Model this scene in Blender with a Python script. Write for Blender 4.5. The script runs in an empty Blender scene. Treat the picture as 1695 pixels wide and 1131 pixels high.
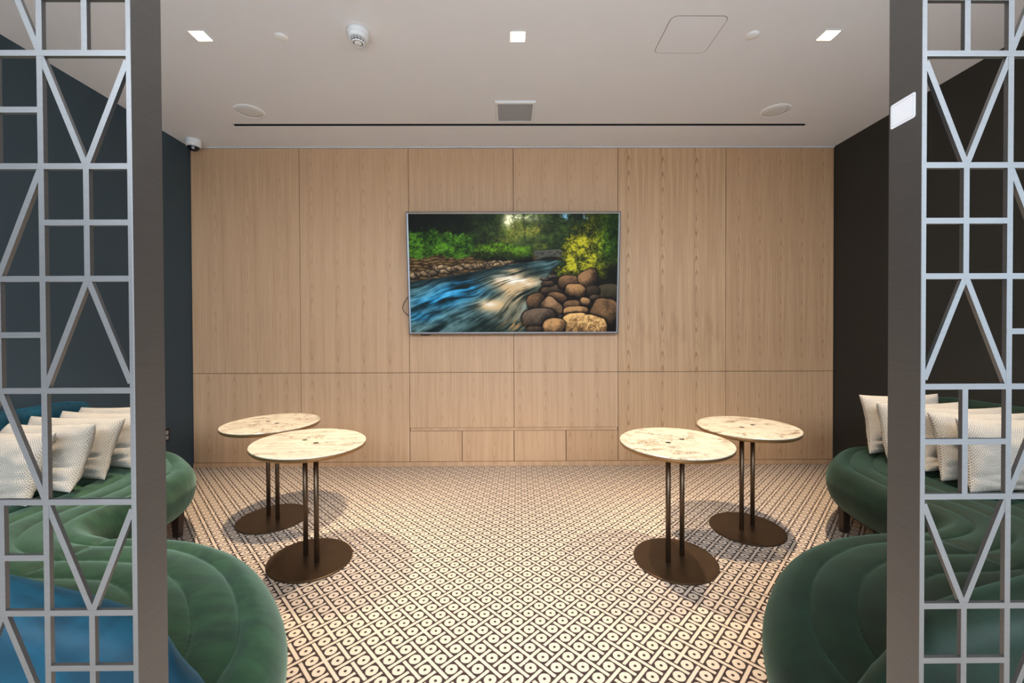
import bpy, bmesh, math, random
import numpy as np
from mathutils import Vector, Matrix, noise

random.seed(7)
PI = math.pi
S = bpy.context.scene
C = S.collection

# ------------------------------------------------------------------ room numbers
XL, XR, YB, CZ = -3.047, 3.156, 4.262, 3.081     # side walls, panelled wall, ceiling
YF = -1.4                                        # how far floor and ceiling run toward the lobby
SY = 0.66                                        # front of the metal screens
WALL_Y0 = 0.60                                   # side walls start at the screens

# ------------------------------------------------------------------ helpers
def link(o, parent=None):
    C.objects.link(o)
    if parent is not None:
        o.parent = parent
    return o

def obj(name, bm, mat, parent=None, smooth=False, loc=None):
    me = bpy.data.meshes.new(name)
    bm.to_mesh(me); bm.free()
    for m in (mat if isinstance(mat, (list, tuple)) else [mat]):
        me.materials.append(m)
    if smooth:
        me.polygons.foreach_set('use_smooth', [True] * len(me.polygons))
        me.update()
    o = bpy.data.objects.new(name, me)
    link(o, parent)
    if loc is not None:
        o.location = loc
    return o

def obj_np(name, V, F, mat, parent=None, smooth=True):
    me = bpy.data.meshes.new(name)
    me.from_pydata([tuple(v) for v in V], [], [tuple(f) for f in F])
    me.materials.append(mat)
    if smooth:
        me.polygons.foreach_set('use_smooth', [True] * len(me.polygons))
    me.update()
    return link(bpy.data.objects.new(name, me), parent)

def thing(name, label, cat, loc=(0, 0, 0), rz=0, group=None):
    o = bpy.data.objects.new(name, None)
    o.empty_display_size = .1
    link(o)
    o.location = loc; o.rotation_euler = (0, 0, rz)
    o['label'] = label; o['category'] = cat
    if group: o['group'] = group
    return o

def tag(o, label, cat, group=None):
    o['label'] = label; o['category'] = cat
    if group: o['group'] = group
    return o

def struct(o):
    o['kind'] = 'structure'
    return o

def dup(root, label, loc=None, rz=None, group=None):
    r = root.copy(); C.objects.link(r)
    if loc is not None: r.location = loc
    if rz is not None: r.rotation_euler = (0, 0, rz)
    r['label'] = label
    if group: r['group'] = group
    for ch in list(root.children):
        c = ch.copy(); C.objects.link(c); c.parent = r
        for g in list(ch.children):
            d = g.copy(); C.objects.link(d); d.parent = c
    return r

def box(bm, x0, x1, y0, y1, z0, z1):
    vs = [bm.verts.new(p) for p in ((x0,y0,z0),(x1,y0,z0),(x1,y1,z0),(x0,y1,z0),(x0,y0,z1),(x1,y0,z1),(x1,y1,z1),(x0,y1,z1))]
    for f in ((3,2,1,0),(4,5,6,7),(0,1,5,4),(1,2,6,5),(2,3,7,6),(3,0,4,7)):
        bm.faces.new([vs[i] for i in f])
    return vs

def bbox_mesh(x0, x1, y0, y1, z0, z1, bev=0.0, seg=2):
    bm = bmesh.new(); box(bm, x0, x1, y0, y1, z0, z1)
    if bev > 0:
        bmesh.ops.bevel(bm, geom=list(bm.edges), offset=bev, segments=seg, profile=.5, affect='EDGES')
    return bm

def lathe(bm, prof, n=48, cx=0, cy=0):
    rings = []
    for r, z in prof:
        if r < 1e-6:
            rings.append([bm.verts.new((cx, cy, z))])
        else:
            rings.append([bm.verts.new((cx + r*math.cos(2*PI*i/n), cy + r*math.sin(2*PI*i/n), z)) for i in range(n)])
    for a, b in zip(rings, rings[1:]):
        for i in range(n):
            j = (i+1) % n
            if len(a) == 1 and len(b) == 1: continue
            if len(a) == 1: bm.faces.new((a[0], b[i], b[j]))
            elif len(b) == 1: bm.faces.new((a[i], a[j], b[0])) if True else None
            else: bm.faces.new((a[i], a[j], b[j], b[i]))
    bmesh.ops.recalc_face_normals(bm, faces=list(bm.faces))
    return bm

def tube(bm, pts, r, n=10):
    pts = [Vector(p) for p in pts]
    rings = []
    up = Vector((0.13, .31, .94)).normalized()
    for i, p in enumerate(pts):
        d = (pts[min(i+1, len(pts)-1)] - pts[max(i-1, 0)]).normalized()
        a = d.cross(up).normalized(); b = a.cross(d)
        rings.append([bm.verts.new(p + a*r*math.cos(2*PI*k/n) + b*r*math.sin(2*PI*k/n)) for k in range(n)])
    for a, b in zip(rings, rings[1:]):
        for k in range(n):
            bm.faces.new((a[k], a[(k+1) % n], b[(k+1) % n], b[k]))
    bm.faces.new(rings[0][::-1]); bm.faces.new(rings[-1])
    bmesh.ops.recalc_face_normals(bm, faces=list(bm.faces))

def prism(bm, poly, z0, z1):
    a = [bm.verts.new((x, y, z0)) for x, y in poly]
    b = [bm.verts.new((x, y, z1)) for x, y in poly]
    bm.faces.new(a[::-1]); bm.faces.new(b)
    for i in range(len(poly)):
        j = (i+1) % len(poly)
        bm.faces.new((a[i], a[j], b[j], b[i]))

def rrect(cx, cy, w, h, r, n=6):
    out = []
    for sx, sy, a0 in ((1,1,0),(-1,1,PI/2),(-1,-1,PI),(1,-1,1.5*PI)):
        for k in range(n+1):
            a = a0 + k*PI/2/n
            out.append((cx + sx*(w/2-r) + r*math.cos(a), cy + sy*(h/2-r) + r*math.sin(a)))
    return out

# ------------------------------------------------------------------ materials
def srgb(r, g, b):
    f = lambda c: (c/255/12.92 if c/255 <= .04045 else ((c/255+.055)/1.055)**2.4)
    return (f(r), f(g), f(b), 1)

class N:
    """small node-expression builder"""
    def __init__(self, name):
        self.m = bpy.data.materials.new(name); self.m.use_nodes = True
        self.t = self.m.node_tree; self.L = self.t.links
        self.b = self.t.nodes['Principled BSDF']
    def node(self, ty, **kw):
        n = self.t.nodes.new(ty)
        for k, v in kw.items(): setattr(n, k, v)
        return n
    def put(self, sock, v):
        if hasattr(v, 'node'): self.L.new(v, sock)
        else: sock.default_value = v
    def math(self, op, a, b=0.0, c=None):
        n = self.node('ShaderNodeMath', operation=op)
        self.put(n.inputs[0], a); self.put(n.inputs[1], b)
        if c is not None: self.put(n.inputs[2], c)
        return n.outputs[0]
    def mix(self, f, a, b, mode='MIX'):
        n = self.node('ShaderNodeMix', data_type='RGBA', blend_type=mode)
        self.put(n.inputs[0], f); self.put(n.inputs[6], a); self.put(n.inputs[7], b)
        return n.outputs[2]
    def coord(self, k='Object'):
        return self.node('ShaderNodeTexCoord').outputs[k]
    def sep(self, v):
        n = self.node('ShaderNodeSeparateXYZ'); self.L.new(v, n.inputs[0]); return n.outputs
    def comb(self, x, y, z):
        n = self.node('ShaderNodeCombineXYZ')
        for i, q in enumerate((x, y, z)): self.put(n.inputs[i], q)
        return n.outputs[0]
    def mapv(self, v, scale=(1,1,1), loc=(0,0,0), rot=(0,0,0)):
        n = self.node('ShaderNodeMapping'); self.L.new(v, n.inputs[0])
        n.inputs['Scale'].default_value = scale; n.inputs['Location'].default_value = loc; n.inputs['Rotation'].default_value = rot
        return n.outputs[0]
    def noise(self, v, scale, detail=3, rough=.5, dist=0.0, out='Fac'):
        n = self.node('ShaderNodeTexNoise')
        if v is not None: self.L.new(v, n.inputs['Vector'])
        n.inputs['Scale'].default_value = scale; n.inputs['Detail'].default_value = detail
        n.inputs['Roughness'].default_value = rough; n.inputs['Distortion'].default_value = dist
        return n.outputs[out]
    def ramp(self, f, stops, interp='LINEAR'):
        n = self.node('ShaderNodeValToRGB'); n.color_ramp.interpolation = interp
        e = n.color_ramp.elements
        while len(e) < len(stops): e.new(.5)
        for q, (p, c) in zip(e, stops):
            q.position = p; q.color = c if len(c) == 4 else (*c, 1)
        self.L.new(f, n.inputs[0]); return n.outputs[0]
    def bump(self, h, strength=.3, dist=.01):
        n = self.node('ShaderNodeBump'); n.inputs['Strength'].default_value = strength
        n.inputs['Distance'].default_value = dist
        self.L.new(h, n.inputs['Height']); self.L.new(n.outputs[0], self.b.inputs['Normal'])
    def set(self, **kw):
        for k, v in kw.items():
            self.put(self.b.inputs[k.replace('_', ' ')], v)
        return self

def plain(name, col, rough=.6, metal=0.0, **kw):
    n = N(name); n.set(Base_Color=col, Roughness=rough, Metallic=metal, **kw)
    v = n.noise(n.coord(), 180, 2)
    n.bump(v, .04, .002)
    return n.m

def paint(name, col, var=.06, rough=.75):
    n = N(name); v = n.noise(n.coord(), 2.2, 4, .55)
    dark = tuple(c*(1-var) for c in col[:3]) + (1,)
    light = tuple(min(1, c*(1+var)) for c in col[:3]) + (1,)
    n.set(Base_Color=n.mix(v, dark, light), Roughness=rough)
    n.bump(n.noise(n.coord(), 240, 3), .05, .002)
    return n.m

def wood(name, base, dark, leaf=.26, cath=.5, seed=0.0, stain=False, leaf_off=0.0):
    """slip-matched oak veneer: the same narrow leaf of vertical grain repeated across the panel"""
    n = N(name); x, y, z = n.sep(n.coord())
    xl = n.math('ADD', n.math('MODULO', n.math('ADD', x, 20.0 + leaf_off), leaf), seed)
    leafid = n.math('FLOOR', n.math('DIVIDE', n.math('ADD', x, 20.0 + leaf_off), leaf))
    zz = n.math('ADD', z, n.math('MULTIPLY', leafid, .012))
    grain = n.noise(n.comb(n.math('MULTIPLY', xl, 150.0), seed*3, n.math('MULTIPLY', zz, 2.2)), 1.0, 4, .6)
    broad = n.noise(n.comb(n.math('MULTIPLY', xl, 22.0), seed, n.math('MULTIPLY', zz, .55)), 1.0, 2, .5)
    # cathedrals: nested ovals drawn out along the grain
    cx = n.math('SUBTRACT', xl, seed + leaf*.42)
    wob = n.noise(n.comb(n.math('MULTIPLY', xl, 9.0), seed + 4, n.math('MULTIPLY', zz, 1.9)), 1.0, 2, .45)
    cx = n.math('ADD', cx, n.math('MULTIPLY', n.math('SUBTRACT', wob, .5), .022))
    zc = n.math('SUBTRACT', n.math('MODULO', n.math('ADD', zz, 10.0 + seed), .93), .4)
    d = n.math('SQRT', n.math('ADD', n.math('POWER', n.math('MULTIPLY', cx, 26.0), 2.0), n.math('POWER', n.math('MULTIPLY', zc, 2.6), 2.0)))
    rings = n.math('POWER', n.math('ADD', n.math('MULTIPLY', n.math('SINE', n.math('ADD', n.math('MULTIPLY', d, 17.0), n.math('MULTIPLY', wob, 3.0))), .5), .5), 6.0)
    near = n.math('MAXIMUM', n.math('SUBTRACT', 1.0, n.math('MULTIPLY', n.math('ABSOLUTE', cx), 15.0)), 0.0)
    rings = n.math('MULTIPLY', n.math('MULTIPLY', rings, near), cath)
    g = n.math('MULTIPLY', n.math('MULTIPLY', n.math('SUBTRACT', grain, .42), 2.0), .85)
    f = n.math('ADD', n.math('ADD', n.math('MAXIMUM', g, 0.0), n.math('MULTIPLY', n.math('SUBTRACT', broad, .4), .8)), rings)
    f = n.math('MINIMUM', n.math('MAXIMUM', f, 0.0), 1.0)
    col = n.mix(f, base, dark)
    if stain:
        s = n.noise(n.comb(n.math('MULTIPLY', xl, 9.0), 5.0, n.math('MULTIPLY', z, 3.0)), 1.0, 2)
        s = n.math('MULTIPLY', n.math('MAXIMUM', n.math('SUBTRACT', s, .5), 0.0), 2.2)
        band = n.math('MAXIMUM', n.math('SUBTRACT', 1.0, n.math('MULTIPLY', n.math('ABSOLUTE', n.math('SUBTRACT', z, 1.35)), 2.6)), 0.0)
        col = n.mix(n.math('MULTIPLY', s, band), col, srgb(150, 112, 74))
    n.set(Base_Color=col, Roughness=.48)
    n.bump(grain, .05, .002)
    return n.m

def velvet(name, col, light, sheen, tint):
    n = N(name)
    v = n.noise(n.mapv(n.coord(), (1, 1, 1)), 5.5, 3, .6, 1.2)
    w = n.noise(n.mapv(n.coord(), (2.0, 9.0, 3.0), rot=(0, 0, .5)), 2.2, 3, .6)
    f = n.math('ADD', n.math('MULTIPLY', n.math('SUBTRACT', v, .35), 1.6), n.math('MULTIPLY', n.math('SUBTRACT', w, .5), 1.2))
    f = n.math('MINIMUM', n.math('MAXIMUM', f, 0.0), 1.0)
    n.set(Base_Color=n.mix(f, col, light), Roughness=.62, Sheen_Weight=sheen, Sheen_Roughness=.42, Sheen_Tint=tint)
    n.b.inputs['Specular IOR Level'].default_value = .25
    n.bump(n.noise(n.coord(), 900, 2), .12, .002)
    return n.m

def carpet():
    n = N('patterned_carpet'); x, y, z = n.sep(n.coord())
    # lattice axes: e1 (.0484,-.0541), e2 (.0509,.0553), a motif centred at (-.2163, 1.8678)
    e1, e2, o = (.0484, -.0541), (.0509, .0553), (-.2163, 1.8678)
    det = e1[0]*e2[1] - e2[0]*e1[1]
    jag = n.noise(n.coord(), 420, 1, .5)
    dx = n.math('SUBTRACT', x, o[0]); dy = n.math('SUBTRACT', y, o[1])
    a = n.math('ADD', n.math('MULTIPLY', dx, e2[1]/det), n.math('MULTIPLY', dy, -e2[0]/det))
    b = n.math('ADD', n.math('MULTIPLY', dx, -e1[1]/det), n.math('MULTIPLY', dy, e1[0]/det))
    j = n.math('MULTIPLY', n.math('SUBTRACT', jag, .5), .10)
    a = n.math('ADD', n.math('ADD', a, 600.0), j); b = n.math('ADD', n.math('ADD', b, 600.0), j)
    W, G = .092, .175
    def lt(p, q): return n.math('LESS_THAN', p, q)
    def gt(p, q): return n.math('GREATER_THAN', p, q)
    def AND(p, q): return n.math('MULTIPLY', p, q)
    def inside(t, lo, hi): return AND(gt(t, lo), lt(t, hi))
    ra = n.math('ROUND', a); rb = n.math('ROUND', b)
    r = n.math('SQRT', n.math('ADD', n.math('POWER', n.math('SUBTRACT', a, ra), 2.0), n.math('POWER', n.math('SUBTRACT', b, rb), 2.0)))
    ring = inside(r, .085, .325)
    def bars(p, q, even_off, long_on_even):
        A = n.math('SUBTRACT', p, .5); m = n.math('ROUND', A)
        on = lt(n.math('ABSOLUTE', n.math('SUBTRACT', A, m)), W)
        par = n.math('MODULO', m, 2.0)                     # 0 even, 1 odd
        if not long_on_even: par = n.math('SUBTRACT', 1.0, par)
        t6 = n.math('MODULO', n.math('ADD', n.math('SUBTRACT', q, m), even_off), 6.0)
        lng = n.math('MAXIMUM', inside(t6, G, 4-G), inside(t6, 4+G, 6-G))
        t2 = n.math('MODULO', n.math('ADD', q, .5), 2.0)
        sht = inside(t2, G, 2-G)
        sel = n.math('ADD', n.math('MULTIPLY', n.math('SUBTRACT', 1.0, par), lng), n.math('MULTIPLY', par, sht))
        return AND(on, sel)
    u = bars(a, b, 601.5, True)
    v = bars(b, a, 604.5, False)
    white = n.math('MINIMUM', n.math('ADD', n.math('ADD', u, v), ring), 1.0)
    fib = n.noise(n.coord(), 700, 2, .6)
    lightc = n.mix(fib, srgb(196, 176, 155), srgb(228, 210, 190))
    darkc = n.mix(fib, srgb(38, 29, 27), srgb(70, 54, 48))
    n.set(Base_Color=n.mix(white, darkc, lightc), Roughness=.95, Sheen_Weight=.1)
    n.b.inputs['Specular IOR Level'].default_value = .1
    h = n.math('ADD', n.math('MULTIPLY', white, .5), n.math('MULTIPLY', fib, .4))
    n.bump(h, .25, .003)
    return n.m

def marble(name, seed, vein, stretch=(1, 1, 1), rot=0.0):
    n = N(name); co = n.mapv(n.coord(), stretch, (seed, seed*2.3, 0), (0, 0, rot))
    w = n.noise(co, 3.2, 5, .62, out='Color')
    mixv = n.node('ShaderNodeMix', data_type='RGBA', blend_type='LINEAR_LIGHT'); mixv.inputs[0].default_value = .16
    n.L.new(co, mixv.inputs[6]); n.L.new(w, mixv.inputs[7])
    q = n.noise(mixv.outputs[2], 5.0, 6, .6)
    v1 = n.math('SUBTRACT', 1.0, n.math('MINIMUM', n.math('MULTIPLY', n.math('ABSOLUTE', n.math('SUBTRACT', q, .5)), 26.0), 1.0))
    patch = n.ramp(n.noise(co, 4.2, 2), [(.42, (0,0,0)), (.62, (1,1,1))])
    v1 = n.math('MULTIPLY', v1, patch)
    hair = n.math('SUBTRACT', 1.0, n.math('MINIMUM', n.math('MULTIPLY', n.math('ABSOLUTE', n.math('SUBTRACT', n.noise(mixv.outputs[2], 11.0, 4, .6), .5)), 30.0), 1.0))
    v1 = n.math('ADD', v1, n.math('MULTIPLY', hair, .28))
    cloud = n.math('MULTIPLY', n.math('MAXIMUM', n.math('SUBTRACT', n.noise(co, 7, 4), .50), 0.0), 1.5)
    c = n.mix(n.math('MINIMUM', n.math('ADD', n.math('MULTIPLY', v1, .9), cloud), .95), srgb(220, 210, 190), vein)
    n.set(Base_Color=c, Roughness=.22)
    return n.m

def weave():
    n = N('woven_pillow_cloth'); x, y, z = n.sep(n.coord('UV'))
    K = 74.0
    row = n.math('FLOOR', n.math('MULTIPLY', y, K))
    xs = n.math('ADD', n.math('MULTIPLY', x, K*.8), n.math('MULTIPLY', n.math('MODULO', row, 2.0), .5))
    fx = n.math('ABSOLUTE', n.math('SINE', n.math('MULTIPLY', xs, PI)))
    fy = n.math('ABSOLUTE', n.math('SINE', n.math('MULTIPLY', n.math('MULTIPLY', y, K), PI)))
    knot = n.math('POWER', n.math('MULTIPLY', fx, fy), .6)
    mott = n.noise(n.coord('UV'), 90, 3, .7)
    yarn = n.mix(mott, srgb(184, 175, 160), srgb(224, 216, 203))
    gap = n.mix(n.noise(n.coord('UV'), 40, 2), srgb(52, 47, 44), srgb(104, 95, 86))
    n.set(Base_Color=n.mix(n.math('MINIMUM', n.math('MULTIPLY', knot, 1.5), 1.0), gap, yarn), Roughness=.95, Sheen_Weight=.15)
    n.b.inputs['Specular IOR Level'].default_value = .1
    n.bump(knot, .6, .004)
    return n.m

def emit(name, col, strength):
    n = N(name); n.set(Base_Color=(0, 0, 0, 1), Emission_Color=col, Emission_Strength=strength)
    return n.m

M = {}
M['ceiling'] = paint('ceiling_paint', (.80, .80, .815, 1), .03, .85)
M['wall_daylit'] = paint('dark_paint_daylit', srgb(52, 70, 80), .05, .7)  # same dark paint as the right wall, blue daylight mixed into the colour
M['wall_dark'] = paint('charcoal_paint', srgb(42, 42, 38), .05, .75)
WB, WD = srgb(207, 170, 133), srgb(170, 131, 95)
M['wood_a'] = wood('oak_veneer_straight', WB, WD, .25, .35, 0.3)
M['wood_b'] = wood('oak_veneer_soft', WB, WD, .31, .28, 1.7)
M['wood_c'] = wood('oak_veneer_cathedral', srgb(205, 168, 128), srgb(162, 122, 84), .33, .85, 2.9, True, .1)
M['wood_d'] = wood('oak_veneer_fine', srgb(202, 164, 125), srgb(160, 120, 84), .205, .4, 4.1)
M['gap'] = plain('dark_gap', srgb(58, 42, 30), .8)
M['carpet'] = carpet()
M['white'] = plain('white_plastic', (.80, .82, .82, 1), .4)
M['offwhite'] = plain('warm_white_plastic', (.84, .84, .83, 1), .55)
M['grille'] = plain('pale_perforated_grille', (.74, .74, .73, 1), .6)
M['grey_grille'] = plain('grey_grille', (.36, .38, .41, 1), .6)
M['black'] = plain('black_plastic', (.012, .012, .014, 1), .35)
M['gloss_black'] = plain('dark_glass', (.01, .012, .018, 1), .06)
M['chrome'] = plain('brushed_silver', (.75, .76, .78, 1), .25, 1.0)
M['trimline'] = plain('pale_trim', (.7, .72, .74, 1), .4)
M['bronze'] = None
def bronze(name, col, rough, metal=.85):
    n = N(name); v = n.noise(n.mapv(n.coord(), (3, 3, 40)), 6, 3)
    n.set(Base_Color=n.mix(v, tuple(c*.8 for c in col[:3])+(1,), col), Roughness=rough, Metallic=metal)
    n.bump(n.noise(n.coord(), 300, 2), .03, .001)
    return n.m
M['bronze'] = bronze('dark_bronze', srgb(98, 80, 62), .42)
M['bronze_edge'] = bronze('bronze_edge_band', srgb(168, 134, 92), .35)
M['steel'] = bronze('grey_bronze_coat', srgb(120, 120, 119), .40, .85)
M['post'] = M['steel']
M['leg'] = bronze('dark_wood_leg', srgb(58, 42, 32), .5, 0.0)
M['green'] = velvet('green_velvet_lit', srgb(20, 48, 31), srgb(52, 92, 58), .42, (.55, .8, .62, 1))
M['green_shaded'] = velvet('green_velvet_shaded', srgb(7, 25, 17), srgb(15, 43, 28), .16, (.4, .75, .55, 1))  # same velvet as the left seat, painted darker for the less lit side
M['blue'] = velvet('velvet_blue_daylit', srgb(2, 46, 62), srgb(4, 84, 108), .16, (.2, .6, .85, 1))  # blue daylight on the left backrest, painted into the velvet colour
M['base_cloth'] = plain('black_green_base_cloth', srgb(18, 30, 26), .9)
M['pillow'] = weave()
M['lamp'] = emit('warm_led', (1, .80, .5, 1), 30)
M['sticker'] = plain('white_sticker', (.8, .81, .84, 1), .5)
M['sticker_line'] = plain('sticker_grey_line', (.5, .52, .56, 1), .5)

# ------------------------------------------------------------------ room shell
def slab(name, x0, x1, y0, y1, z0, z1, m, parent=None):
    bm = bmesh.new(); box(bm, x0, x1, y0, y1, z0, z1)
    return obj(name, bm, m, parent)

struct(slab('floor', XL-.12, XR+.12, YF, YB+.15, -.1, 0, M['carpet']))
struct(slab('floor_bounce', -6, 6, -7.0, YF-.001, -.1, 0, paint('pale_bounce_floor', (.74, .73, .72, 1), .04, .5)))  # unseen floor behind the camera, added pale to bounce light onto the ceiling
struct(slab('wall_left', XL-.12, XL, WALL_Y0, YB+.15, 0, CZ, M['wall_daylit']))
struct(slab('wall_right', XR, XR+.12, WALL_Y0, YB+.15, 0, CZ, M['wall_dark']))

# ceiling with the long slot diffuser cut out of it
SX0, SX1, SY0, SY1 = -2.365, 2.585, 3.806, 3.846
bm = bmesh.new()
box(bm, XL-.12, XR+.12, YF, SY0, CZ, CZ+.1)
box(bm, XL-.12, XR+.12, SY1, YB+.15, CZ, CZ+.1)
box(bm, XL-.12, SX0, SY0, SY1, CZ, CZ+.1)
box(bm, SX1, XR+.12, SY0, SY1, CZ, CZ+.1)
struct(obj('ceiling', bm, M['ceiling']))
t = thing('slot_diffuser', 'long black air slot running across the white ceiling near the wood wall', 'air vent', ((SX0+SX1)/2, (SY0+SY1)/2, CZ))
w = (SX1-SX0)/2
bm = bmesh.new(); box(bm, -w, w, -.0195, .0195, .055, .065); box(bm, -w, w, -.0198, -.0185, .002, .055); box(bm, -w, w, .0185, .0198, .002, .055)
obj('housing', bm, M['black'], t)
bm = bmesh.new(); box(bm, -w, w, -.0015, .0015, .02, .055)
obj('blade', bm, M['black'], t)

# panelled back wall
backing = struct(slab('wall_back', XL-.12, XR+.12, YB+.019, YB+.15, 0, CZ, M['gap']))
SEAM = [XL+.003, -2.007, -.961, .048, 1.056, 2.102, XR-.004]
g = .0022
def wpanel(x0, x1, z0, z1, m):
    bm = bbox_mesh(x0+g, x1-g, YB, YB+.0185, z0+g, z1-g, .0008, 1)
    o = obj('panel', bm, m, backing)
    return o
MATS = ['wood_b', 'wood_a', 'wood_b', 'wood_a', 'wood_c', 'wood_d']
for i in range(6):
    wpanel(SEAM[i], SEAM[i+1], .909, CZ-.012, M[MATS[i]])
    if i in (2, 3):
        wpanel(SEAM[i], SEAM[i+1], .374, .909, M[MATS[i]])
    else:
        wpanel(SEAM[i], SEAM[i+1], .046, .909, M['wood_a' if i in (0, 1) else MATS[i]])
struct(obj('trim_1', bbox_mesh(XL+.001, XR-.001, YB-.006, YB+.019, CZ-.0105, CZ-.0005, .001, 1), M['trimline']))
struct(obj('baseboard_back', bbox_mesh(XL+.001, XR-.001, YB-.004, YB+.0185, .0005, .044, .001, 1), M['wood_a']))

t = thing('drawer_cabinet', 'low row of four oak drawer fronts built into the wood wall below the television', 'cabinet', (0, YB, .046))
bm = bmesh.new(); box(bm, SEAM[2]+.004, SEAM[4]-.004, .015, .0185, .296, .326)
obj('finger_recess', bm, M['wood_a'], t)
DX = [SEAM[2], -.457, .046, .55, SEAM[4]]
for i in range(4):
    bm = bbox_mesh(DX[i]+g+.001, DX[i+1]-g-.001, 0, .0183, .002, .294, .0008, 1)
    obj('drawer', bm, M[['wood_b', 'wood_a', 'wood_b', 'wood_d'][i]], t)

# wall outlet beside the far end of the left sofa
t = thing('wall_outlet', 'dark double power outlet low on the left wall beside the sofa end', 'outlet', (XL, 3.93, .39))
obj('cover_plate', bbox_mesh(0, .006, -.037, .037, -.058, .058, .002), M['black'], t)
for s in (-1, 1):
    bm = bmesh.new(); prism(bm, rrect(0, 0, .034, .028, .01), 0, .003)
    bmesh.ops.rotate(bm, cent=(0,0,0), matrix=Matrix.Rotation(PI/2, 3, 'Y'), verts=bm.verts)
    bmesh.ops.translate(bm, vec=(.006, 0, s*.022), verts=bm.verts)
    obj('socket', bm, M['grey_grille'], t)

# ------------------------------------------------------------------ ceiling fittings
def downlight(x, y, label):
    t = thing('downlight', label, 'ceiling light', (x, y, CZ), 0, 'square recessed downlights')
    bm = bmesh.new()
    a, b = .052, .043
    for x0, x1, y0, y1 in ((-a,a,-a,-b),(-a,a,b,a),(-a,-b,-b,b),(b,a,-b,b)):
        box(bm, x0, x1, y0, y1, -.003, -.0005)
    obj('trim_ring', bm, M['white'], t)
    bm = bmesh.new(); box(bm, -b, b, -b, b, -.0022, -.0006)
    obj('lens', bm, M['lamp'], t)
    return t
ROW = [(-1.858, 2.70), (.061, 2.705), (1.952, 2.69)]
downlight(*ROW[0], 'lit square downlight in the ceiling left of the smoke detector')
downlight(*ROW[1], 'lit square downlight in the middle of the ceiling, between smoke detector and access hatch')
downlight(*ROW[2], 'lit square downlight in the ceiling right of the access hatch')

def disc(name, x, y, r, h, label, cat, group):
    t = thing(name, label, cat, (x, y, CZ), 0, group)
    bm = bmesh.new(); lathe(bm, [(0, -h), (r*.86, -h), (r*.95, -h*.8), (r, -h*.3), (r, -.0005), (0, -.0005)], 40)
    obj('cover', bm, M['offwhite'], t, True)
    bm = bmesh.new(); lathe(bm, [(r*1.0, -.0006), (r*1.0, -.003), (r*1.1, -.003), (r*1.12, -.0006)], 40)
    obj('rim', bm, M['offwhite'], t, True)
    return t
disc('sprinkler_cover', -1.377, 2.71, .036, .009, 'small round sprinkler cover between the left downlight and the smoke detector', 'sprinkler cover', 'concealed sprinkler covers')
disc('sprinkler_cover', 1.488, 2.69, .036, .009, 'small round sprinkler cover between the access hatch and the right downlight', 'sprinkler cover', 'concealed sprinkler covers')

def speaker(x, y, label):
    t = thing('ceiling_speaker', label, 'speaker', (x, y, CZ), 0, 'round ceiling speakers')
    r = .112
    bm = bmesh.new(); lathe(bm, [(r*.84, -.0005), (r*.84, -.0075), (r*.9, -.010), (r*.97, -.008), (r, -.0005)], 56)
    obj('rim', bm, M['offwhite'], t, True)
    bm = bmesh.new(); lathe(bm, [(0, -.009), (r*.6, -.0085), (r*.835, -.006), (r*.835, -.0008), (0, -.0008)], 56)
    obj('speaker_grille', bm, M['grille'], t, True)
    return t
speaker(-2.085, 3.59, 'round white ceiling speaker on the side of the dome camera')
speaker(2.172, 3.585, 'round white ceiling speaker on the side of the charcoal wall')

t = thing('square_speaker', 'square grey ceiling grille with white frame above the middle of the slot', 'ceiling grille', (.0565, 3.594, CZ))
bm = bmesh.new(); a, b = .159, .138
for sx in range(4):
    q = [(-a, -a), (a, -a), (b, -b), (-b, -b)]
    R4 = Matrix.Rotation(sx*PI/2, 2)
    q = [R4 @ Vector(p) for p in q]
    vs = [bm.verts.new((q[0].x, q[0].y, -.0005)), bm.verts.new((q[1].x, q[1].y, -.0005)),
          bm.verts.new((q[1].x*.985, q[1].y*.985, -.014)), bm.verts.new((q[0].x*.985, q[0].y*.985, -.014))]
    bm.faces.new(vs)
    v2 = [bm.verts.new((q[2].x, q[2].y, -.016)), bm.verts.new((q[3].x, q[3].y, -.016))]
    bm.faces.new((vs[3], vs[2], v2[0], v2[1]))
    v3 = [bm.verts.new((q[2].x, q[2].y, -.004)), bm.verts.new((q[3].x, q[3].y, -.004))]
    bm.faces.new((v2[1], v2[0], v3[0], v3[1]))
bmesh.ops.remove_doubles(bm, verts=bm.verts, dist=1e-5); bmesh.ops.recalc_face_normals(bm, faces=list(bm.faces))
obj('frame', bm, M['white'], t)
bm = bmesh.new(); box(bm, -b+.0005, b-.0005, -b+.0005, b-.0005, -.012, -.001)
obj('grille', bm, M['grey_grille'], t)

t = thing('access_hatch', 'flush white access hatch with rounded corners in the ceiling', 'access panel', (1.105, 2.695, CZ))
bm = bmesh.new(); o_ = rrect(0, 0, .333, .333, .04); i_ = rrect(0, 0, .327, .327, .037)
va = [bm.verts.new((x, y, -.0012)) for x, y in o_]; vb = [bm.verts.new((x, y, -.0012)) for x, y in i_]
vc = [bm.verts.new((x, y, -.0003)) for x, y in o_]; vd = [bm.verts.new((x, y, -.0003)) for x, y in i_]
for i in range(len(o_)):
    j = (i+1) % len(o_)
    bm.faces.new((va[i], va[j], vb[j], vb[i])); bm.faces.new((vc[i], vc[j], va[j], va[i])); bm.faces.new((vb[i], vb[j], vd[j], vd[i]))
bmesh.ops.recalc_face_normals(bm, faces=list(bm.faces))
obj('shadow_gap', bm, plain('hatch_gap', srgb(110, 96, 84), .9), t)
bm = bmesh.new(); prism(bm, rrect(0, 0, .326, .326, .037), -.0022, -.0003)
obj('hatch_lid', bm, M['ceiling'], t)

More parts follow.
